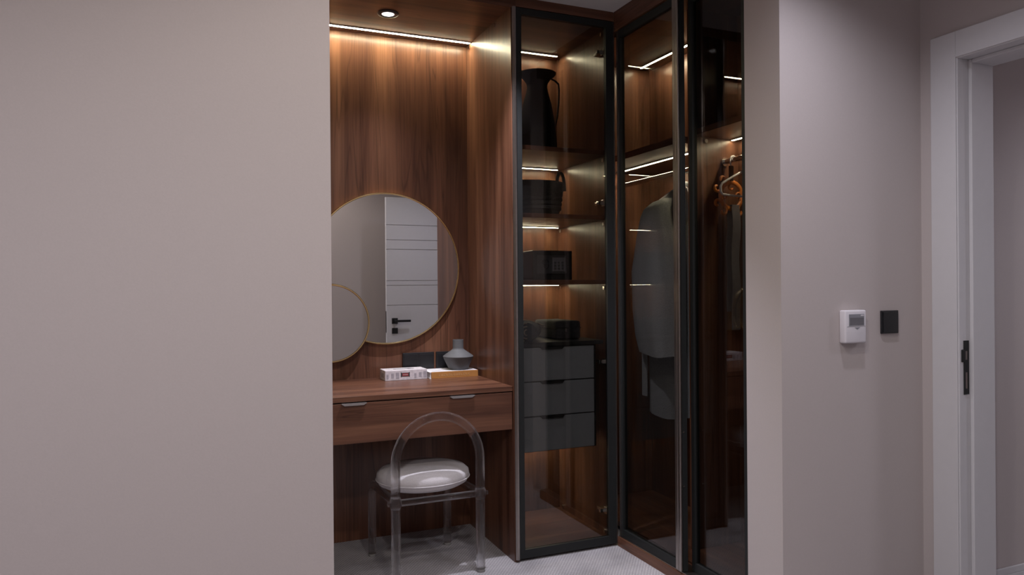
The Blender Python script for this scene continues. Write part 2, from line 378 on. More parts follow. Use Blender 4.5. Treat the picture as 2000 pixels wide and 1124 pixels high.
# ------------------------------------------------------------------ recessed downlights of the room and the closet aisle, plus an added fill lamp
def downlight(x, y, label, group, power, half, blend, z=ZC, r=0.042, col=COOL, trim_mat='ceiling_white', soft=0.03):
    t = thing('downlight', label, 'downlight', (x, y, z-0.012), group)
    obj('trim_ring', MB().ring((x, y, z-0.003), r+0.004, 0.011, 2, 48, 8, 0.005), trim_mat, t)
    obj('lens', MB().disc((x, y, z-0.0045), r*0.9, 0.003, 2, 40), 'lamp_glow', t)
    lamp('downlight_lamp', 'SPOT', (x, y, z-0.016), power, col, t, spot_size=2*math.radians(half), spot_blend=blend, shadow_soft_size=soft)
    return t
downlight(1.80, 1.50, 'recessed ceiling downlight above the thermostat wall', 'room downlights', P_ROOM*1.4, 70, 1.0)
downlight(0.05, 0.15, 'recessed wide ceiling downlight left of the closet opening', 'room downlights', P_ROOM*2.95, 84, 0.6, col=(1.0, 0.98, 1.0))
downlight(-1.15, 0.15, 'recessed ceiling downlight at the left end of the room', 'room downlights', P_ROOM*2.8, 82, 0.8)
downlight(1.12, 2.72, 'recessed ceiling downlight over the closet aisle', 'closet downlights', P_AISLE, 42, 0.8)
downlight(3.95, 0.88, 'recessed ceiling downlight of the next room', 'next room downlights', 48, 75, 0.6, soft=0.16)
downlight(0.66, 1.00, 'added warm fill lamp shaped as a downlight in the middle of the room', 'room downlights', P_FILL, 84, 0.5, col=WARM)  # unseen fill lamp added to brighten jamb and walls, built like a downlight

# ------------------------------------------------------------------ walnut panelling of the dressing niche
pan = thing('niche_panelling', 'dark walnut panelling with lit top strip behind the dressing table', 'wall panel', (0.43, YB, 0))
obj('back_panel', B(-0.42, XP, YB, YB+0.018, 0, 2.45), 'wood_v', pan)
obj('side_panel', B(XP, XP+0.024, YC+0.006, YB+0.018, 0, 2.452), 'wood_v', pan)
obj('top_panel', B(-0.42, XP, YC+0.03, YB, 2.45, 2.468), 'wood_x', pan)
obj('fascia', B(-0.42, XP+0.024, YC+0.004, YC+0.03, 2.45, ZC), 'wood_x', pan)
yl = 3.488
ls = obj('led_channel', B(-0.42, XP-0.003, yl-0.013, yl+0.013, 2.4475, 2.4505), 'channel_grey', pan)
obj('led_strip', B(-0.42, XP-0.006, yl-0.0062, yl+0.0062, 2.4462, 2.4478), 'led_white', ls)
for (y, z) in ((3.16, 2.432), (3.50, 2.432)):
    obj('corner_fitting', MB().disc((XP-0.008, y, z), 0.009, 0.009, 0, 16), 'chrome', pan)
downlight(0.797, 3.246, 'small dark-trimmed downlight in the walnut niche ceiling', 'closet downlights', P_VANITY, 44, 0.9, 2.45, 0.033, COOL, 'lamp_trim', 0.018)

# ------------------------------------------------------------------ dressing table
dt = thing('dressing_table', 'floating walnut dressing table fixed between the panels', 'table', (0.43, 3.27, 0.587))
obj('table_top', B(-0.42, XP, YD, YB, ZT-0.022, ZT, bev=0.0015), 'wood_x', dt)
obj('drawer_box', B(-0.42, XP, YD+0.02, YB, 0.592, ZT-0.022), 'wood_x', dt)
dfr = obj('drawer_front', B(-0.42, XP-0.003, YD, YD+0.0195, 0.587, ZT-0.0275, bev=0.0012), 'wood_x', dt)
def pull(x0, x1):
    p = MB(); zt = ZT-0.0255; y = YD
    pts = [(x0, zt), (x1, zt), (x1-0.012, zt-0.010), (x0+0.012, zt-0.010)]
    p.prism([(x0, zt-0.0015), (x0+0.014, zt-0.010), (x1-0.014, zt-0.010), (x1, zt-0.0015)], 1, y-0.010, y-0.004)
    p.box(x0+0.003, x1-0.003, y-0.009, y+0.01, zt-0.002, zt)
    return p
obj('drawer_pull', pull(0.527, 0.632), 'steel_pull', dfr)
obj('drawer_pull', pull(0.985, 1.100), 'steel_pull', dfr)

# ------------------------------------------------------------------ round mirrors
def round_mirror(name, label, cx, cz, R, y, th):
    t = thing(name, label, 'mirror', (cx, y, cz-R), 'round brass mirrors above the dressing table')
    obj('backing', MB().disc((cx, y, cz), R-0.004, th-0.004, 1), 'black_plastic', t)
    obj('frame', MB().ring((cx, y+th/2-0.006, cz), R, 0.0065, 1, 96, 10, th/2+0.003), 'brass', t)
    obj('mirror_glass', MB().disc((cx, y-0.004, cz), R-0.002, 0.003, 1, 96), 'mirror_glass', t)
    return t
round_mirror('large_round_mirror', 'large round brass-rimmed mirror reflecting the white door', 0.851, 1.311, 0.366, YB-0.026, 0.026)
round_mirror('small_round_mirror', 'small round mirror overlapping the lower left of the large one', 0.571, 1.052, 0.181, YB-0.060, 0.026)

# ------------------------------------------------------------------ sockets
def socket(x0, x1, z0, z1, n, label):
    t = thing('socket_plate', label, 'socket', ((x0+x1)/2, YB, z0), 'black wall sockets')
    obj('plate', B(x0, x1, YB-0.009, YB, z0, z1, bev=0.002), 'black_plastic', t)
    wd = (x1-x0)/n
    for i in range(n):
        obj('socket_face', B(x0+i*wd+0.006, x0+(i+1)*wd-0.006, YB-0.0105, YB-0.007, z0+0.008, z1-0.008, bev=0.001), 'black_plastic', t)
socket(0.930, 1.092, 0.812, 0.893, 2, 'wide black wall socket behind the tissue box')
socket(1.102, 1.184, 0.812, 0.893, 1, 'square black wall socket behind the grey vase')

# ------------------------------------------------------------------ things on the dressing table
# tissue box
tb = thing('tissue_box', 'patterned pale cardboard tissue box with red emblem', 'tissue box', (0.91, 3.46, ZT))
x0, x1, y0, y1, z0, z1 = 0.808, 1.012, 3.405, 3.512, ZT, ZT+0.048
bx = MB(); bx.box(x0, x1, y0, y1, z0, z1, 0.0015)
obj('carton', bx, 'tissue_card', tb)
obj('slot', MB().lathe([(0.5, z1-0.0002), (0.5, z1+0.0006)], 0.91, 3.458, 28, 0.105, 0.024), 'print_dark', tb, smooth=False)
tis = MB(); tis.box(0.872, 0.93, 3.455, 3.459, z1-0.001, z1+0.004, 0.001); obj('tissue', tis, 'paper', tb)
emb = MB(); ex, ez = 0.905, z0+0.026
emb.prism([(ex-0.022, ez-0.012), (ex-0.016, ez-0.009), (ex+0.016, ez-0.009), (ex+0.022, ez-0.012), (ex+0.022, ez+0.012), (ex+0.016, ez+0.009), (ex-0.016, ez+0.009), (ex-0.022, ez+0.012)], 1, y0-0.0008, y0+0.0005)
em = obj('emblem', emb, 'print_dark', tb)
obj('emblem_red', B(ex-0.015, ex+0.015, y0-0.0014, y0-0.0004, ez-0.0065, ez+0.0065), 'print_red', em)
obj('emblem_bar', B(ex-0.012, ex+0.012, y0-0.0018, y0-0.001, ez-0.001, ez+0.001), 'tissue_card', em)
for i in range(9):
    a = x0+0.006+i*0.0225
    if abs(a-ex) < 0.03: continue
    obj('print_mark', B(a, a+0.010+0.003*(i % 3), y0-0.0006, y0+0.0003, z0+0.008+0.003*(i % 2), z0+0.03+0.004*(i % 3)), 'print_grey', tb)
obj('end_print', B(x0-0.0006, x0+0.0003, 3.43, 3.48, z0+0.012, z0+0.034), 'print_grey', tb)
# book with orange spine
bk = thing('book', 'thick white book with orange spine under the vase', 'book', (1.15, 3.47, ZT))
X0, X1, Y0, Y1 = 1.022, 1.268, 3.392, 3.545
obj('page_block', B(X0+0.003, X1-0.003, Y0+0.006, Y1-0.003, ZT+0.003, ZT+0.0285), 'paper', bk)
obj('cover', B(X0, X1, Y0+0.002, Y1, ZT, ZT+0.003), 'paper', bk)
obj('cover', B(X0, X1, Y0+0.002, Y1, ZT+0.0285, ZT+0.0315), 'paper', bk)
spn = obj('spine', B(X0+0.008, X1, Y0-0.0015, Y0+0.006, ZT, ZT+0.0315, bev=0.001), 'book_orange', bk)
for i in range(13):
    a = X0+0.045+i*0.0125
    lt = MB(); lt.box(a, a+0.0015, Y0-0.0024, Y0-0.0012, ZT+0.011, ZT+0.020)
    if i % 2 == 0: lt.box(a, a+0.007, Y0-0.0024, Y0-0.0012, ZT+0.0185, ZT+0.020)
    if i % 3 != 1: lt.box(a, a+0.007, Y0-0.0024, Y0-0.0012, ZT+0.011, ZT+0.0125)
    if i % 3 == 1: lt.box(a+0.0055, a+0.007, Y0-0.0024, Y0-0.0012, ZT+0.011, ZT+0.020)
    obj('spine_letter', lt, 'book_print', spn)
bp_ = MB(); bp_.box(1.045, 1.10, 3.42, 3.425, ZT+0.0313, ZT+0.0318); bp_.box(1.045, 1.085, 3.435, 3.438, ZT+0.0313, ZT+0.0318)
obj('cover_print', bp_, 'print_grey', bk)
# vase
vs = thing('vase', 'matte grey angular ceramic vase standing on the book', 'vase', (1.19, 3.462, ZT+0.0315))
vz = ZT+0.0315; vx, vy = 1.190, 3.462
prof = [(0.046, vz), (0.048, vz+0.003), (0.0735, vz+0.058), (0.0755, vz+0.064), (0.074, vz+0.068), (0.032, vz+0.097), (0.0275, vz+0.101), (0.0265, vz+0.107), (0.0268, vz+0.145), (0.0268, vz+0.147), (0.0225, vz+0.147), (0.0222, vz+0.105)]
lower = MB().lathe(prof[:4], vx, vy, 48); obj('body', lower, 'vase_grey', vs)
upper = MB().lathe(prof[3:11]+[(0.022, vz+0.11), (0.001, vz+0.109)], vx, vy, 48); obj('shoulder_and_neck', upper, 'vase_rim', vs)

# ------------------------------------------------------------------ acrylic chair
ch = thing('acrylic_chair', 'clear acrylic tube chair with arched back and white cushion', 'chair', (0.91, 3.13, 0))
yA, xa, xb, rT = 2.945, 0.738, 1.107, 0.0195
cxm, hw = (xa+xb)/2, (xb-xa)/2
arch = [(xa, yA, 0.359)]+[(xa, yA, 0.359+0.131*i/4) for i in range(1, 5)]
arch += [(cxm-hw*math.cos(PI*i/24), yA, 0.49+hw*1.02*math.sin(PI*i/24)) for i in range(1, 24)]
arch += [(xb, yA, 0.49-0.131*i/4) for i in range(0, 5)]
obj('back_arch', MB().tube(arch, rT, 18, nrm=(0, 1, 0)), 'acrylic', ch)
zj = 0.326
for x in (xa, xb):
    obj('front_leg', MB().tube([(x, yA, 0.012), (x, yA, 0.1), (x, yA, 0.22), (x, yA, zj-0.014)], rT, 18), 'acrylic', ch)
    obj('joint', MB().lathe([(0.001, zj-0.014), (0.021, zj-0.012), (0.024, zj-0.003), (0.024, zj+0.022), (0.021, zj+0.031), (0.001, zj+0.033)], x, yA, 20), 'acrylic', ch)
    obj('foot', MB().lathe([(0.016, 0.0), (0.018, 0.003), (0.018, 0.011), (0.016, 0.0118)], x, yA, 20), 'shoe_felt', ch)
for x, xr in ((xa, 0.722), (xb, 1.080)):
    yR = 3.318; rb = 0.05
    path = [(x, yA+0.026, zj+0.008), (x+(xr-x)*0.4, yA+0.15, zj+0.008), (xr+(x-xr)*0.1, yR-rb-0.02, zj+0.008)]
    path += [(xr, yR-rb+rb*math.sin(PI/2*i/7), zj+0.008-rb+rb*math.cos(PI/2*i/7)) for i in range(0, 8)]
    path += [(xr, yR, 0.2), (xr, yR, 0.1), (xr, yR, 0.012)]
    obj('side_rail_and_leg', MB().tube(path, rT*0.92, 18, nrm=(1, 0, 0)), 'acrylic', ch)
    obj('foot', MB().lathe([(0.016, 0.0), (0.018, 0.003), (0.018, 0.011), (0.016, 0.0118)], xr, yR, 20), 'shoe_felt', ch)
    obj('bolt', MB().disc((x-(0.033 if x == xa else -0.026), yA, zj+0.008), 0.009, 0.008, 0, 14), 'acrylic', ch)
obj('cross_rail', MB().tube([(xa+0.024, yA+0.004, zj+0.008), (cxm, yA+0.004, zj+0.008), (xb-0.024, yA+0.004, zj+0.008)], 0.0145, 16), 'acrylic', ch)
obj('cross_rail', MB().tube([(0.745, 3.235, zj+0.008), (0.9, 3.235, zj+0.008), (1.06, 3.235, zj+0.008)], 0.0125, 16), 'acrylic', ch)
cz = 0.3495
cp = [(0.02, cz), (0.55, cz), (0.82, cz+0.004), (0.95, cz+0.018), (1.0, cz+0.040), (0.985, cz+0.062), (0.90, cz+0.078), (0.70, cz+0.088), (0.4, cz+0.092), (0.02, cz+0.093)]
cu = obj('cushion', MB().lathe(cp, 0.908, 3.128, 56, 0.205, 0.185), 'cushion', ch)
pp = [( 1.0*1.003, cz+0.030), (1.012, cz+0.034), (1.003, cz+0.038)]
obj('piping', MB().tube([(0.908+0.2055*math.cos(2*PI*i/56), 3.128+0.1855*math.sin(2*PI*i/56), cz+0.036) for i in range(56)], 0.0024, 8, closed=True), 'cushion', cu)

# ------------------------------------------------------------------ glass-fronted display cabinet
CX0, CX1, CYB = XP+0.024, 1.790, 3.545
cab = thing('display_cabinet', 'tall walnut cabinet with lit shelves behind a smoked glass door', 'cabinet', (1.54, 3.26, 0))
obj('back_panel', B(CX0, CX1, CYB, CYB+0.012, 0.026, 2.437), 'wood_v', cab)
obj('side_panel', B(CX1, CX1+0.018, YC+0.028, CYB+0.012, 0, 2.455), 'wood_v', cab)
obj('top_panel', B(CX0, CX1, YC+0.028, CYB, 2.437, 2.455), 'wood_x', cab)
obj('floor_panel', B(CX0, CX1, YC+0.028, CYB, 0.002, 0.026), 'wood_x', cab)
obj('fascia', B(CX0, XD-0.002, YC+0.004, YC+0.03, 2.457, ZC), 'wood_x', cab)
def led(parent, x0, x1, y, z):
    c = obj('led_channel', B(x0, x1, y-0.011, y+0.011, z-0.004, z), 'channel_grey', parent)
    obj('led_strip', B(x0+0.002, x1-0.002, y-0.0052, y+0.0052, z-0.0052, z-0.003), 'led_white', c)
YL = 3.474
led(cab, CX0+0.002, 1.760, YL, 2.437)
for zu in (1.836, 1.530, 1.227):
    sh = obj('shelf', B(CX0+0.0005, CX1-0.0005, 3.012, CYB-0.0005, zu, zu+0.020, bev=0.001), 'wood_x', cab)
    led(sh, CX0+0.002, 1.757, YL, zu)
for (z, ys) in ((2.420, (3.06, 3.50)), (1.818, (3.05, 3.50)), (1.512, (3.05, 3.50)), (1.209, (3.05, 3.50)), (0.042, (3.06, 3.50))):
    for y in ys: obj('corner_fitting', MB().disc((CX1-0.009, y, z), 0.009, 0.010, 0, 16), 'chrome', cab)
# drawer unit
du = obj('drawer_unit', B(CX0+0.001, 1.722, 3.024, CYB-0.001, 0.466, 0.946), 'black_plastic', cab)
obj('unit_top', B(CX0+0.001, 1.752, 3.004, CYB-0.001, 0.946, 0.964, bev=0.001), 'black_metal', cab)
for z0, z1 in ((0.790, 0.940), (0.632, 0.784), (0.472, 0.626)):
    d = obj('drawer', B(CX0+0.012, 1.702, 3.006, 3.024, z0, z1, bev=0.001), 'drawer_grey', cab)
    pz = MB(); pz.prism([(1.424, z1+0.001), (1.434, z1-0.009), (1.534, z1-0.009), (1.544, z1+0.001)], 1, 2.999, 3.007); pz.box(1.424, 1.544, 2.999, 3.012, z1-0.001, z1+0.002)
    obj('finger_pull', pz, 'black_metal', d)
led(cab, CX0+0.002, 1.715, YL, 0.466)
# framed smoked glass door with a vertical grip profile on its left stile
dr = obj('door', (lambda f: (f.box(1.283, 1.327, YC, YC+0.022, 0.012, 2.452), f.box(1.757, 1.799, YC, YC+0.022, 0.012, 2.452),
      f.box(1.327, 1.757, YC, YC+0.022, 0.012, 0.050), f.box(1.327, 1.757, YC, YC+0.022, 2.424, 2.452), f)[-1])(MB()), 'black_metal', cab)
obj('glass_pane', B(1.322, 1.762, YC+0.008, YC+0.013, 0.045, 2.430), 'smoked_glass', dr)
obj('grip_profile', MB().prism([(1.2815, YC-0.001), (1.2885, YC-0.009), (1.2965, YC-0.009), (1.301, YC-0.001)], 2, 0.012, 2.452), 'bronze', dr)
obj('edge_profile', B(1.796, 1.8008, YC-0.004, YC+0.018, 0.012, 2.452), 'bronze', dr)
def hinge(z):
    h = MB(); h.box(1.738, 1.789, 3.018, 3.034, z-0.009, z+0.009, 0.002); h.box(1.752, 1.789, 3.034, 3.075, z-0.007, z+0.007, 0.002); h.box(1.762, 1.786, YC+0.02, 3.03, z-0.016, z+0.016, 0.003)
    return obj('hinge', h, 'chrome', dr)
for z in (2.322, 1.609, 0.86, 0.157): hinge(z)

# things on the cabinet shelves
# tall black pitcher
pt = thing('pitcher', 'tall black enamel pitcher on the top cabinet shelf', 'pitcher', (1.535, 3.25, 1.856))
pz = 1.856
pr = [(0.001, pz), (0.094, pz), (0.097, pz+0.006), (0.096, pz+0.05), (0.088, pz+0.15), (0.070, pz+0.25), (0.055, pz+0.305), (0.049, pz+0.335), (0.053, pz+0.355), (0.068, pz+0.376), (0.088, pz+0.392), (0.0925, pz+0.398), (0.093, pz+0.402), (0.089, pz+0.402), (0.070, pz+0.382), (0.046, pz+0.345), (0.045, pz+0.33), (0.001, pz+0.32)]
obj('body', MB().lathe(pr, 1.535, 3.25, 48), 'black_enamel', pt)
obj('handle', MB().tube([(1.611, 3.25, pz+0.385), (1.632, 3.25, pz+0.378), (1.652, 3.25, pz+0.362), (1.655, 3.25, pz+0.33), (1.652, 3.25, pz+0.27), (1.644, 3.25, pz+0.20), (1.633, 3.25, pz+0.155), (1.616, 3.25, pz+0.150)], 0.0035, 10, rx=0.008, nrm=(1, 0, 0)), 'black_enamel', pt)
# dark banded basket with upright handles
bs = thing('basket', 'dark banded oval basket with strap handles on the second shelf', 'basket', (1.50, 3.22, 1.550))
bz = 1.550
bpf = [(0.001, bz), (0.117, bz), (0.122, bz+0.006), (0.128, bz+0.03)]
for i in range(3): bpf += [(0.129+0.003*i, bz+0.032+0.022*i), (0.136+0.003*i, bz+0.036+0.022*i), (0.137+0.003*i, bz+0.048+0.022*i), (0.131+0.003*i, bz+0.052+0.022*i)]
bpf += [(0.143, bz+0.104), (0.150, bz+0.163), (0.150, bz+0.167), (0.146, bz+0.167), (0.136, bz+0.10), (0.115, bz+0.012), (0.001, bz+0.011)]
obj('body', MB().lathe(bpf, 1.50, 3.22, 56, 1.0, 0.80), 'dark_weave', bs)
for sgn in (-1, 1):
    hx = 1.50+sgn*0.140
    pth = [(hx+sgn*0.006, 3.22-0.038, bz+0.13)]+[(hx+sgn*(0.004-0.004*math.sin(PI*i/10)), 3.22-0.038*math.cos(PI*i/10), bz+0.165+0.062*math.sin(PI*i/10)) for i in range(11)]+[(hx+sgn*0.006, 3.22+0.038, bz+0.13)]
    obj('handle', MB().tube(pth, 0.004, 10, rx=0.009, nrm=(0, 1, 0)), 'dark_weave', bs)
# black box with framed front
sf = thing('safe_box', 'black box with framed front panel on the third shelf', 'box', (1.525, 3.16, 1.247))
sx0, sx1, sy0, sy1, s0, s1 = 1.424, 1.628, 3.075, 3.245, 1.2475, 1.385
obj('body', B(sx0, sx1, sy0, sy1, s0, s1, bev=0.003), 'black_plastic', sf)
pnl = obj('front_panel', B(sx0+0.022, sx1-0.030, sy0-0.004, sy0+0.001, s0+0.030, s1-0.022, bev=0.001), 'dark_screen', sf)
sw = MB(); sw.tube([(sx0+0.062+0.016*math.cos(a*0.5), sy0-0.005, s0+0.082+0.014*math.sin(a*0.5)*(1-a*0.03)) for a in range(0, 11)], 0.0022, 6)
sw.tube([(sx0+0.066+0.013*math.cos(PI+a*0.5), sy0-0.005, s0+0.066+0.011*math.sin(PI+a*0.5)) for a in range(0, 9)], 0.0022, 6)
obj('swirl_emblem', sw, 'black_plastic', pnl)
kb = MB(); kb.box(sx0+0.098, sx0+0.165, sy0-0.0055, sy0-0.0035, s0+0.040, s1-0.032, 0.001); obj('key_field', kb, 'lcd', pnl)
for i in range(3):
    for j in range(3): obj('key', B(sx0+0.106+i*0.019, sx0+0.118+i*0.019, sy0-0.007, sy0-0.005, s0+0.048+j*0.014, s0+0.058+j*0.014, bev=0.0008), 'dark_screen', pnl)
# rolled dark throw with pale edge and black box beside it
rl = thing('rolled_throw', 'dark rolled throw with pale fringed edge on the drawer unit', 'blanket', (1.40, 3.15, 0.964))
zr = 0.964; ra = 0.045
roll_ = MB()
for q, (xx, zz_, rr) in enumerate(((1.395, zr+0.0465, 0.046),)):
    roll_.tube([(xx-0.02, 3.06, zz_), (xx, 3.09, zz_), (xx+0.045, 3.17, zz_), (xx+0.072, 3.24, zz_), (xx+0.08, 3.27, zz_)], [rr*0.93, rr, rr, rr*0.97, rr*0.85], 24, rx=[rr*1.25, rr*1.35, rr*1.35, rr*1.3, rr*1.1], nrm=(0, 0, 1))
ro = obj('roll', roll_, 'dark_cloth', rl)
sp_ = []
for i in range(46):
    a = i*0.36; r_ = 0.006+0.038*i/46; sp_.append((1.382+r_*1.25*math.cos(a), 3.056+0.008*math.cos(a), zr+0.0465+r_*math.sin(a)))
obj('spiral_edge', MB().tube(sp_, 0.0022, 6, rx=0.003), 'pale_fringe', ro)
fl = [(1.345, 3.10, zr+0.088), (1.385, 3.12, zr+0.0965), (1.43, 3.14, zr+0.093), (1.475, 3.15, zr+0.080), (1.51, 3.155, zr+0.066)]
obj('pale_edge', MB().tube(fl, 0.003, 8, rx=0.016, nrm=(0, 0, 1)), 'pale_fringe', ro)
obj('fringe', MB().tube([(1.318, 3.045, zr+0.008), (1.335, 3.04, zr+0.012), (1.355, 3.04, zr+0.007)], 0.006, 8, rx=0.016, nrm=(0, 0, 1)), 'pale_fringe', ro)
bb = thing('black_case', 'plain black soft case beside the rolled throw', 'case', (1.62, 3.2, 0.964))
obj('body', B(1.562, 1.697, 3.12, 3.36, 0.9645, 1.052, bev=0.012, seg=3), 'dark_cloth', bb, smooth=True)
obj('lid_seam', B(1.5605, 1.6985, 3.1185, 3.3615, 1.016, 1.020, bev=0.001), 'black_plastic', bb)
obj('zip_pull', B(1.61, 1.618, 3.114, 3.119, 1.000, 1.016), 'bronze', bb)

# ------------------------------------------------------------------ wardrobe with sliding smoked doors
WB, WB2, DVY, WF = 2.377, 2.262, 2.66, 1.95
wd = thing('wardrobe', 'walnut corner wardrobe with smoked glass sliding doors', 'wardrobe', (2.1, 2.85, 0))
obj('plinth', B(XD-0.002, XD+0.10, YFB+0.004, YC-0.002, 0, 0.044, bev=0.001), 'wood_y', wd)
obj('bottom_track', B(XD+0.004, XD+0.085, YFB+0.004, YC-0.004, 0.044, 0.049), 'bronze', wd)
obj('fascia', B(XD, XD+0.09, YFB+0.004, YC+0.004, 2.412, ZC), 'wood_y', wd)
obj('end_panel', B(CX1+0.019, WB, 3.537, 3.555, 0.05, 2.437), 'wood_v', wd)
obj('back_panel', B(WB, WB+0.015, DVY+0.02, 3.555, 0.05, 2.437), 'wood_v', wd)
obj('back_panel', B(WB2, WB2+0.015, YFB+0.025, DVY, 0.05, 2.437), 'wood_v', wd)
obj('side_panel', B(WF, WB2, YFB+0.005, YFB+0.023, 0.05, 2.437), 'wood_v', wd)
obj('divider', B(2.0, WB, DVY, DVY+0.019, 0.05, 2.437), 'wood_v', wd)
obj('top_panel', B(XD+0.092, WB+0.015, YFB+0.025, 3.555, 2.437, 2.455), 'wood_y', wd)
obj('floor_panel', B(XD+0.105, WB+0.015, YFB+0.025, 3.555, 0.03, 0.0495), 'wood_y', wd)
sh1 = obj('shelf', B(WF, WB-0.001, DVY+0.02, 3.536, 1.846, 1.877, bev=0.001), 'wood_y', wd)
sh2 = obj('shelf', B(2.0, WB2-0.001, YFB+0.025, DVY-0.001, 1.873, 1.898, bev=0.001), 'wood_y', wd)
def ledy(parent, x, y0, y1, z):
    c = obj('led_channel', B(x-0.011, x+0.011, y0, y1, z-0.004, z), 'channel_grey', parent)
    obj('led_strip', B(x-0.0052, x+0.0052, y0+0.002, y1-0.002, z-0.0052, z-0.003), 'led_white', c)
ledy(wd, 2.290, DVY+0.03, 3.490, 2.437)
ledy(sh1, 2.143, DVY+0.03, 3.50, 1.846)
ledy(sh2, 2.222, YFB+0.03, DVY-0.008, 1.873)
obj('hanging_rail', MB().tube([(2.10, DVY+0.020, 1.753), (2.10, 3.0, 1.753), (2.10, 3.536, 1.753)], 0.0125, 18, nrm=(1, 0, 0)), 'chrome', wd)
obj('hanging_rail', MB().tube([(2.185, YFB+0.024, 1.772), (2.185, 2.4, 1.772), (2.185, DVY-0.001, 1.772)], 0.0125, 18, nrm=(1, 0, 0)), 'chrome', wd)
obj('rail_flange', MB().disc((2.185, DVY-0.007, 1.772), 0.020, 0.006, 1, 24), 'chrome', wd)
obj('rail_flange', MB().disc((2.10, 3.530, 1.753), 0.020, 0.006, 1, 24), 'chrome', wd)
for (x, y, z) in ((2.08, DVY-0.008, 1.858), (2.02, DVY-0.008, 0.075)): obj('corner_fitting', MB().disc((x, y, z), 0.009, 0.008, 1, 16), 'chrome', wd)
for (x, y, z) in ((2.20, 3.529, 2.420), (1.95, 3.529, 0.066)): obj('corner_fitting', MB().disc((x, y, z), 0.009, 0.008, 1, 16), 'chrome', wd)
def sliding(x, y0, y1, sw, z0=0.050, z1=2.406):
    f = MB(); th = 0.024
    f.box(x, x+th, y0, y0+sw, z0, z1); f.box(x, x+th, y1-sw, y1, z0, z1)
    f.box(x, x+th, y0+sw, y1-sw, z0, z0+0.035); f.box(x, x+th, y0+sw, y1-sw, z1-0.035, z1)
    d = obj('sliding_door', f, 'black_metal', wd)
    obj('glass_pane', B(x+0.009, x+0.014, y0+sw-0.004, y1-sw+0.004, z0+0.03, z1-0.03), 'smoked_glass', d)
    return d
d1 = sliding(1.809, 2.474, 2.962, 0.032)
gp = MB(); gp.box(1.800, 1.809, 2.494, 2.514, 0.052, 2.404, 0.003); gp.box(1.798, 1.809, 2.474, 2.491, 0.052, 2.404, 0.003)
obj('grip_profile', gp, 'bronze', d1)
obj('edge_profile', B(1.804, 1.809, 2.944, 2.951, 0.052, 2.404), 'bronze', d1)
obj('bolt', MB().disc((1.815, 2.4725, 0.62), 0.004, 0.003, 1, 12), 'chrome', d1); obj('bolt', MB().disc((1.815, 2.4725, 0.40), 0.004, 0.003, 1, 12), 'chrome', d1)
d2 = sliding(1.853, YFB+0.006, 2.474, 0.021)

# robe on a hanger
rb_ = thing('bathrobe', 'grey fleece robe hanging behind the smoked wardrobe door', 'robe', (2.1, 2.86, 0.62))
def loft(sections, n=40, wob=0.0, ph=0.0):
    """closed rings of (cx, cy, z, rx, ry) with a soft fold wobble growing downwards"""
    m_ = MB(); rings = []
    for i, (cx_, cy_, z_, rx_, ry_) in enumerate(sections):
        t = i/(len(sections)-1); ring_ = []
        for k in range(n):
            a = 2*PI*k/n; q = 1+wob*t*math.sin(5*a+ph+2*t)+0.5*wob*t*math.sin(9*a+ph*2)
            ring_.append(m_.bm.verts.new((cx_+rx_*q*math.cos(a), cy_+ry_*q*math.sin(a), z_+0.006*t*math.sin(3*a+ph))))
        rings.append(ring_)
    for a_, b_ in zip(rings, rings[1:]):
        for k in range(n): m_.bm.faces.new((a_[k], a_[(k+1) % n], b_[(k+1) % n], b_[k]))
    m_.bm.faces.new(rings[0]); m_.bm.faces.new(rings[-1][::-1]); m_.smooth = True
    return m_
body = loft([(2.10, 2.86, 1.672, 0.040, 0.045), (2.10, 2.86, 1.650, 0.075, 0.06), (2.10, 2.86, 1.615, 0.115, 0.075), (2.10, 2.86, 1.570, 0.150, 0.09), (2.10, 2.86, 1.48, 0.180, 0.115), (2.10, 2.86, 1.35, 0.185, 0.135), (2.10, 2.855, 1.15, 0.175, 0.145), (2.10, 2.85, 0.95, 0.165, 0.145), (2.095, 2.845, 0.80, 0.165, 0.145), (2.095, 2.845, 0.62, 0.165, 0.145)], 48, 0.035)
obj('body', body, 'robe_inside', rb_)
slv = loft([(2.020, 2.855, 1.622, 0.030, 0.035), (1.985, 2.845, 1.602, 0.050, 0.055), (1.945, 2.83, 1.568, 0.060, 0.072), (1.928, 2.82, 1.53, 0.062, 0.088), (1.920, 2.815, 1.44, 0.064, 0.120), (1.915, 2.81, 1.28, 0.066, 0.165), (1.915, 2.80, 1.10, 0.066, 0.165), (1.915, 2.785, 0.98, 0.064, 0.155), (1.918, 2.765, 0.905, 0.060, 0.145)], 44, 0.075, 1.0)
obj('sleeve', slv, 'robe', rb_)
slv = loft([(2.20, 2.86, 1.612, 0.04, 0.05), (2.26, 2.86, 1.57, 0.055, 0.08), (2.29, 2.86, 1.50, 0.058, 0.10), (2.30, 2.86, 1.25, 0.058, 0.115), (2.30, 2.86, 1.00, 0.056, 0.115), (2.30, 2.86, 0.92, 0.054, 0.11)], 36, 0.04, 2.0)
obj('sleeve', slv, 'robe', rb_)
col_ = [(1.99, 2.715+0.03, 1.42), (2.02, 2.725, 1.54), (2.05, 2.775, 1.635), (2.08, 2.84, 1.675), (2.10, 2.90, 1.688), (2.13, 2.90, 1.688), (2.155, 2.84, 1.675), (2.17, 2.775, 1.635), (2.16, 2.725, 1.54), (2.13, 2.715, 1.40)]
obj('collar', MB().tube(col_, 0.016, 12, rx=0.030, nrm=(0, 0, 1)), 'robe', rb_)
obj('belt_end', B(1.925, 1.933, 2.905, 2.945, 0.70, 0.945, bev=0.003), 'robe', rb_)
hg = thing('coat_hanger', 'pale hanger holding up the grey robe', 'hanger', (2.10, 2.86, 1.66), 'hangers in the wardrobe')
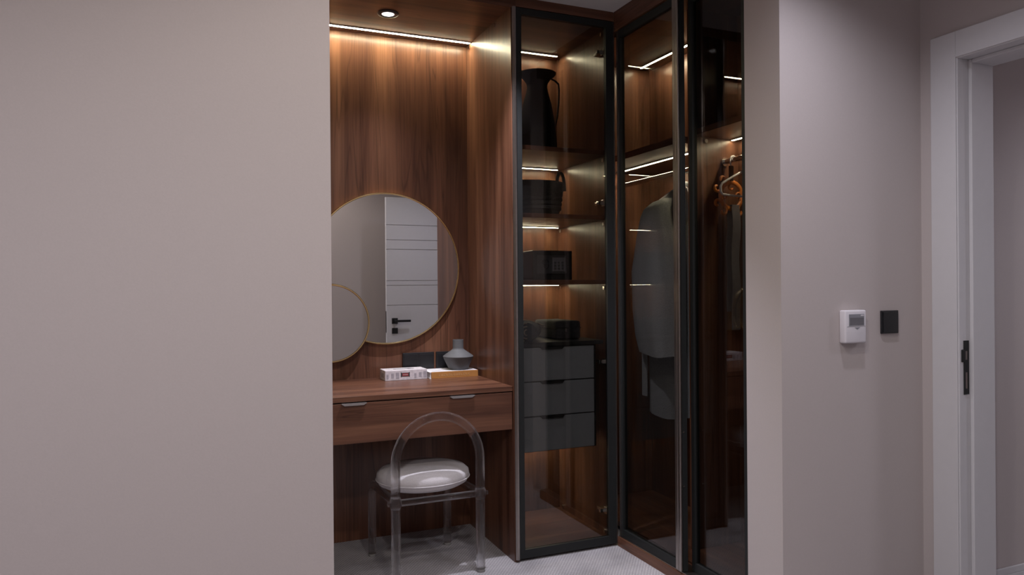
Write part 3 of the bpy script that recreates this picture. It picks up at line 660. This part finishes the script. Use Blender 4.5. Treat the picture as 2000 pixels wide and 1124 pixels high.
def hook(x, y, zr_, r, mat, par, drop):
    pth = [(x+r*math.cos(math.radians(a)), y, zr_+r*math.sin(math.radians(a))) for a in range(-50, 181, 21)]
    pth = pth+[(x-r*0.6, y, zr_-r*1.0), (x, y, zr_-r*1.5), (x, y, zr_-drop)]
    return obj('hook', MB().tube(pth, 0.0022, 8, nrm=(0, 1, 0)), mat, par)
hook(2.10, 2.86, 1.755, 0.019, 'chrome', hg, 0.068)
obj('shoulder_bar', MB().tube([(1.975, 2.86, 1.612), (2.02, 2.86, 1.640), (2.06, 2.86, 1.668), (2.10, 2.86, 1.688), (2.14, 2.86, 1.668), (2.18, 2.86, 1.640), (2.225, 2.86, 1.612)], 0.006, 10), 'white_plastic', hg)

# things on the near rail
orn = thing('scroll_hanger', 'orange scrolled ring hanger on a dark stem, near rail', 'scarf hanger', (2.172, 2.60, 1.50))
oc = (2.172, 2.60, 1.613); OR = 0.059
obj('ring', MB().ring(oc, OR, 0.0105, 1, 48, 10, 0.006), 'orange_wood', orn)
def scroll(cx_, cz_, r0, a0, turn, sgn):
    return [(cx_+r0*(1-0.62*i/16)*math.cos(a0+sgn*turn*i/16), oc[1], cz_+r0*(1-0.62*i/16)*math.sin(a0+sgn*turn*i/16)) for i in range(17)]
for ang in (142, 222, 318):
    a = math.radians(ang)
    for s_ in (-1, 1):
        a2 = a+s_*0.27; px_, pz_ = oc[0]+(OR+0.025)*math.cos(a2), oc[2]+(OR+0.025)*math.sin(a2)
        if px_ > 2.225: continue
        obj('scroll', MB().tube(scroll(px_, pz_, 0.0195, a2+PI+s_*0.35, 5.0, -s_), [0.0068]*12+[0.006, 0.0055, 0.005, 0.0045, 0.004], 8, nrm=(0, 1, 0)), 'orange_wood', orn)
for ang in (90, 0, 180):
    a = math.radians(ang); px_, pz_ = oc[0]+0.036*math.cos(a), oc[2]+0.036*math.sin(a)
    obj('inner_scroll', MB().tube(scroll(px_, pz_, 0.017, a, 4.6, 1), 0.0045, 8, nrm=(0, 1, 0)), 'orange_wood', orn)
obj('stem', B(oc[0]-0.011, oc[0]+0.011, oc[1]-0.005, oc[1]+0.005, oc[2]+OR-0.002, 1.745, bev=0.003), 'black_metal', orn)
sh_ = [(oc[0], oc[1], 1.742), (oc[0]-0.004, oc[1], 1.760), (2.169, oc[1], 1.778), (2.176, oc[1], 1.787), (2.185, oc[1], 1.7885), (2.196, oc[1], 1.785), (2.202, oc[1], 1.772)]
obj('hook', MB().tube(sh_, 0.0035, 8, nrm=(0, 1, 0)), 'white_plastic', orn)
sc_ = thing('hanging_scarf', 'narrow grey scarf hanging below the orange scrolled hanger', 'scarf', (2.178, 2.60, 1.02))
def ribbon(x0, x1, y, th, z0, z1, n=14):
    m_ = MB(); rows = []
    for i in range(n+1):
        z_ = z0+(z1-z0)*i/n; dy = 0.004*math.sin(i*0.9); dx = 0.0025*math.sin(i*0.7)
        rows.append([m_.bm.verts.new(p) for p in ((x0+dx, y-th+dy, z_), ((x0+x1)/2+dx, y-th*1.8+dy, z_), (x1+dx, y-th+dy, z_), (x1+dx, y+th+dy, z_), ((x0+x1)/2+dx, y+th*0.2+dy, z_), (x0+dx, y+th+dy, z_))])
    for a_, b_ in zip(rows, rows[1:]):
        for k in range(6): m_.bm.faces.new((a_[k], a_[(k+1) % 6], b_[(k+1) % 6], b_[k]))
    m_.bm.faces.new(rows[0][::-1]); m_.bm.faces.new(rows[-1]); m_.smooth = True; return m_
obj('front_fall', ribbon(2.158, 2.200, 2.582, 0.003, 1.02, 1.556), 'scarf', sc_)
obj('back_fall', ribbon(2.160, 2.198, 2.618, 0.003, 1.10, 1.556), 'scarf', sc_)
obj('loop', B(2.159, 2.199, 2.579, 2.621, 1.5655, 1.571, bev=0.002), 'scarf', sc_)
obj('loop_side', B(2.159, 2.199, 2.579, 2.584, 1.548, 1.568, bev=0.001), 'scarf', sc_)
obj('loop_side', B(2.159, 2.199, 2.616, 2.621, 1.548, 1.568, bev=0.001), 'scarf', sc_)
h2 = thing('wire_hanger', 'pale triangular hanger in front of the orange hanger', 'hanger', (2.14, 2.50, 1.598), 'hangers in the wardrobe')
tri = [(2.158, 2.50, 1.708), (2.10, 2.50, 1.680), (2.043, 2.50, 1.650), (2.033, 2.50, 1.636), (2.033, 2.50, 1.614), (2.042, 2.50, 1.602), (2.10, 2.50, 1.598), (2.18, 2.50, 1.596), (2.235, 2.50, 1.604), (2.243, 2.50, 1.622), (2.24, 2.50, 1.648), (2.19, 2.50, 1.70)]
obj('frame', MB().tube(tri, 0.0048, 10, closed=True), 'white_plastic', h2)
obj('hook', MB().tube([(2.168, 2.50, 1.706), (2.166, 2.50, 1.735), (2.164, 2.50, 1.760), (2.170, 2.50, 1.780), (2.185, 2.50, 1.788), (2.199, 2.50, 1.782), (2.203, 2.50, 1.768)], 0.003, 8, nrm=(0, 1, 0)), 'white_plastic', h2)

# ------------------------------------------------------------------ thermostat and switch on the right front wall
th = thing('thermostat', 'white wall thermostat with grey display', 'thermostat', (2.165, YF, 1.007))
tx0, tx1, tz0, tz1, td = 2.109, 2.211, 1.007, 1.125, 0.030
obj('housing', B(tx0, tx1, YF-td, YF, tz0, tz1, bev=0.006, seg=3), 'white_plastic', th, smooth=True)
dsp = obj('display', B(tx0+0.016, tx1-0.012, YF-td-0.0012, YF-td+0.001, tz0+0.062, tz1-0.014, bev=0.0008), 'lcd_band', th)
obj('screen', B(tx0+0.020, tx1-0.016, YF-td-0.0018, YF-td, tz0+0.066, tz1-0.027), 'lcd', dsp)
obj('display_mark', B(tx1-0.030, tx1-0.015, YF-td-0.0018, YF-td, tz1-0.021, tz1-0.017), 'white_plastic', dsp)
am = MB(); am.prism([(2.152, tz0+0.056), (2.166, tz0+0.049), (2.180, tz0+0.056)], 1, YF-td-0.0008, YF-td+0.001); obj('flap_arrow', am, 'lcd_band', th)
obj('flap_seam', B(tx0+0.008, tx1-0.006, YF-td-0.0004, YF-td+0.001, tz0+0.0585, tz0+0.0598), 'lcd_band', th)
swt = thing('light_switch', 'square black light switch right of the thermostat', 'switch', (2.356, YF, 1.036))
obj('plate', B(2.313, 2.399, YF-0.009, YF, 1.034, 1.119, bev=0.002), 'black_plastic', swt)
obj('rocker', B(2.318, 2.394, YF-0.0125, YF-0.008, 1.039, 1.114, bev=0.0015), 'black_plastic', swt)
